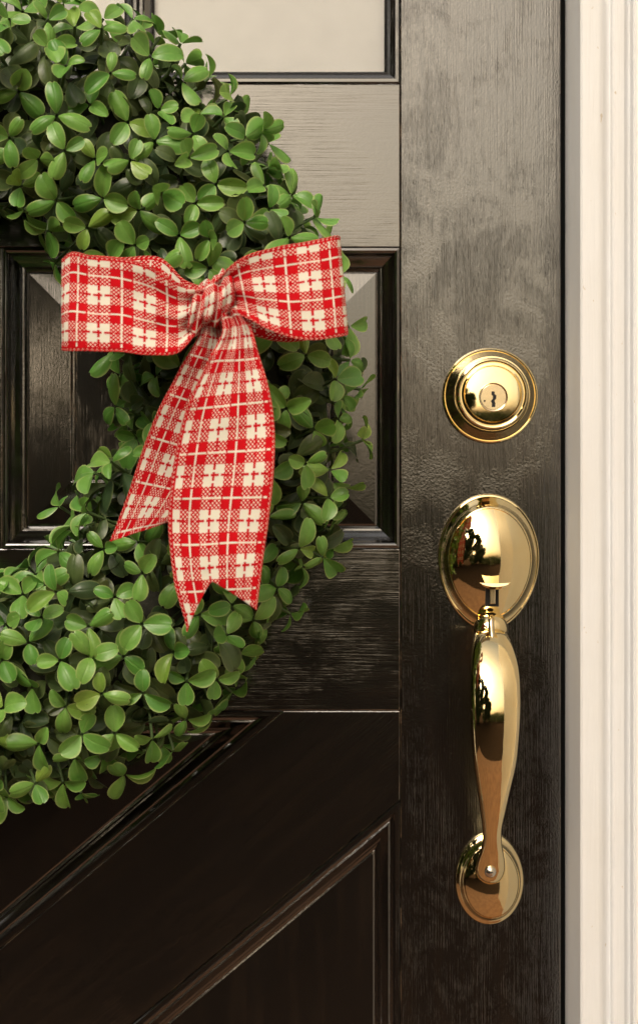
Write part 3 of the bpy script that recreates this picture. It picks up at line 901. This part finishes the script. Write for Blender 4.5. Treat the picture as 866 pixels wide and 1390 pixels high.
# left loop: front layer from the knot to the fold, then the back layer returning
ribbon('loop', [
    (283, 388, B + .016, 283, 432, B + .016), (262, 393, B + .020, 266, 452, B + .022), (240, 384, B + .026, 240, 479, B + .028), (205, 364, B + .031, 205, 482, B + .032),
    (165, 351, B + .033, 165, 477, B + .035), (125, 347, B + .032, 125, 475, B + .034), (98, 341, B + .026, 96, 475, B + .028), (85, 352, B + .016, 84, 474, B + .018),
    (88, 350, B + .004, 90, 470, B + .006), (110, 346, B - .002, 110, 472, B - .002), (160, 350, B - .001, 150, 474, B - .001), (215, 350, B + .002, 200, 474, B), (250, 380, B + .006, 240, 466, B + .006), (283, 392, B + .010, 283, 430, B + .010)],
    nu=110, nv=30, wave=lambda u, v: 0.0040 * max(0, 1 - u / 0.30) ** 1.2 * math.sin(2.2 * 2 * math.pi * v + 0.6 + 3 * u) + 0.0015 * math.sin(5 * v + 9 * u), u0=0.004)
# right loop
ribbon('loop', [
    (290, 386, B + .018, 292, 430, B + .016), (303, 374, B + .022, 312, 420, B + .022), (322, 355, B + .028, 338, 432, B + .028), (350, 342, B + .032, 365, 447, B + .032),
    (390, 333, B + .034, 400, 459, B + .034), (430, 325, B + .032, 440, 459, B + .032), (455, 320, B + .025, 466, 455, B + .026), (461, 322, B + .014, 472, 452, B + .015),
    (452, 322, B + .004, 462, 454, B + .004), (420, 328, B, 430, 458, B), (370, 338, B + .001, 380, 462, B), (330, 350, B + .004, 338, 452, B + .004), (292, 385, B + .010, 294, 428, B + .010)],
    nu=110, nv=30, wave=lambda u, v: 0.0042 * max(0, 1 - u / 0.30) ** 1.2 * math.sin(2.0 * 2 * math.pi * v + 2.2 - 3 * u) + 0.0015 * math.sin(4 * v + 8 * u + 1), u0=0.012)
# tails
ribbon('tail', [
    (276, 432, B + .012, 306, 440, B + .014), (268, 462, B + .016, 318, 470, B + .012), (246, 500, B + .018, 318, 520, B + .010), (222, 545, B + .017, 308, 575, B + .008),
    (200, 595, B + .014, 290, 622, B + .006), (182, 648, B + .011, 268, 668, B + .004), (163, 700, B + .010, 243, 700, B + .004), (150, 735, B + .010, 228, 709, B + .004)],
    nu=80, nv=26, wave=lambda u, v: 0.0035 * max(0, 1 - u / 0.35) * math.sin(9 * v) + 0.0016 * math.sin(6 * u + 3 * v), u0=0.010)
ribbon('tail', [
    (300, 428, B + .022, 326, 420, B + .024), (303, 452, B + .026, 340, 445, B + .026), (283, 492, B + .030, 352, 486, B + .029), (257, 548, B + .033, 366, 535, B + .032),
    (242, 600, B + .033, 372, 590, B + .033), (233, 655, B + .031, 370, 650, B + .033), (229, 705, B + .029, 364, 705, B + .031), (233, 755, B + .027, 358, 748, B + .030), (240, 790, B + .026, 353, 786, B + .030)],
    nu=100, nv=30, wave=lambda u, v: 0.0045 * max(0, 1 - u / 0.32) ** 1.3 * math.sin(11 * v + 0.4) + 0.0022 * math.sin(7 * u + 2.5 * v), u0=0.0035,
    cut=lambda v: (0.030 * (1 - v / 0.42) if v < 0.42 else 0.0185 * (v - 0.42) / 0.58))
# knot: ribbon wrapped round the middle, gathered
def knot():
    nu, nv = 60, 40
    verts, uvs, faces = [], [], []
    for i in range(nu + 1):
        a = -0.35 * math.pi + 1.7 * math.pi * i / nu      # round the bundle
        for j in range(nv + 1):
            v = j / nv
            x = 257 + (v * 58) + 4 * math.sin(a * 1.4 + 2 * v)
            rad = 26 + 5 * math.sin(v * math.pi) + 3.4 * math.sin(v * 15 + a * 1.5) + 1.8 * math.sin(v * 29 - a * 2.4) + 6 * noise.noise(Vector((v * 5, a * 1.6, 3.3)))
            y = 412 - 2 * (v - .5) * 16 - rad * 1.08 * math.sin(a)
            f = B + 0.013 + (rad * 0.5e-3 * 1.15) * math.cos(a)
            verts.append(W(x, y, f)); uvs.append((0.020 + a * 0.016, v * WID))
    for i in range(nu):
        for j in range(nv):
            a = i * (nv + 1) + j; faces.append((a, a + 1, a + nv + 2, a + nv + 1))
    me = bpy.data.meshes.new('knot'); me.from_pydata(verts, [], faces)
    ul = me.uv_layers.new(name='UVMap')
    for lp in me.loops: ul.data[lp.index].uv = uvs[lp.vertex_index]
    o = obj('knot', me, RIBBON, bow, smooth=True)
    sm = o.modifiers.new('solid', 'SOLIDIFY'); sm.thickness = 0.0005; sm.offset = 0
knot()

for o in list(bpy.data.objects):
    if '_w' in o.keys(): del o['_w']
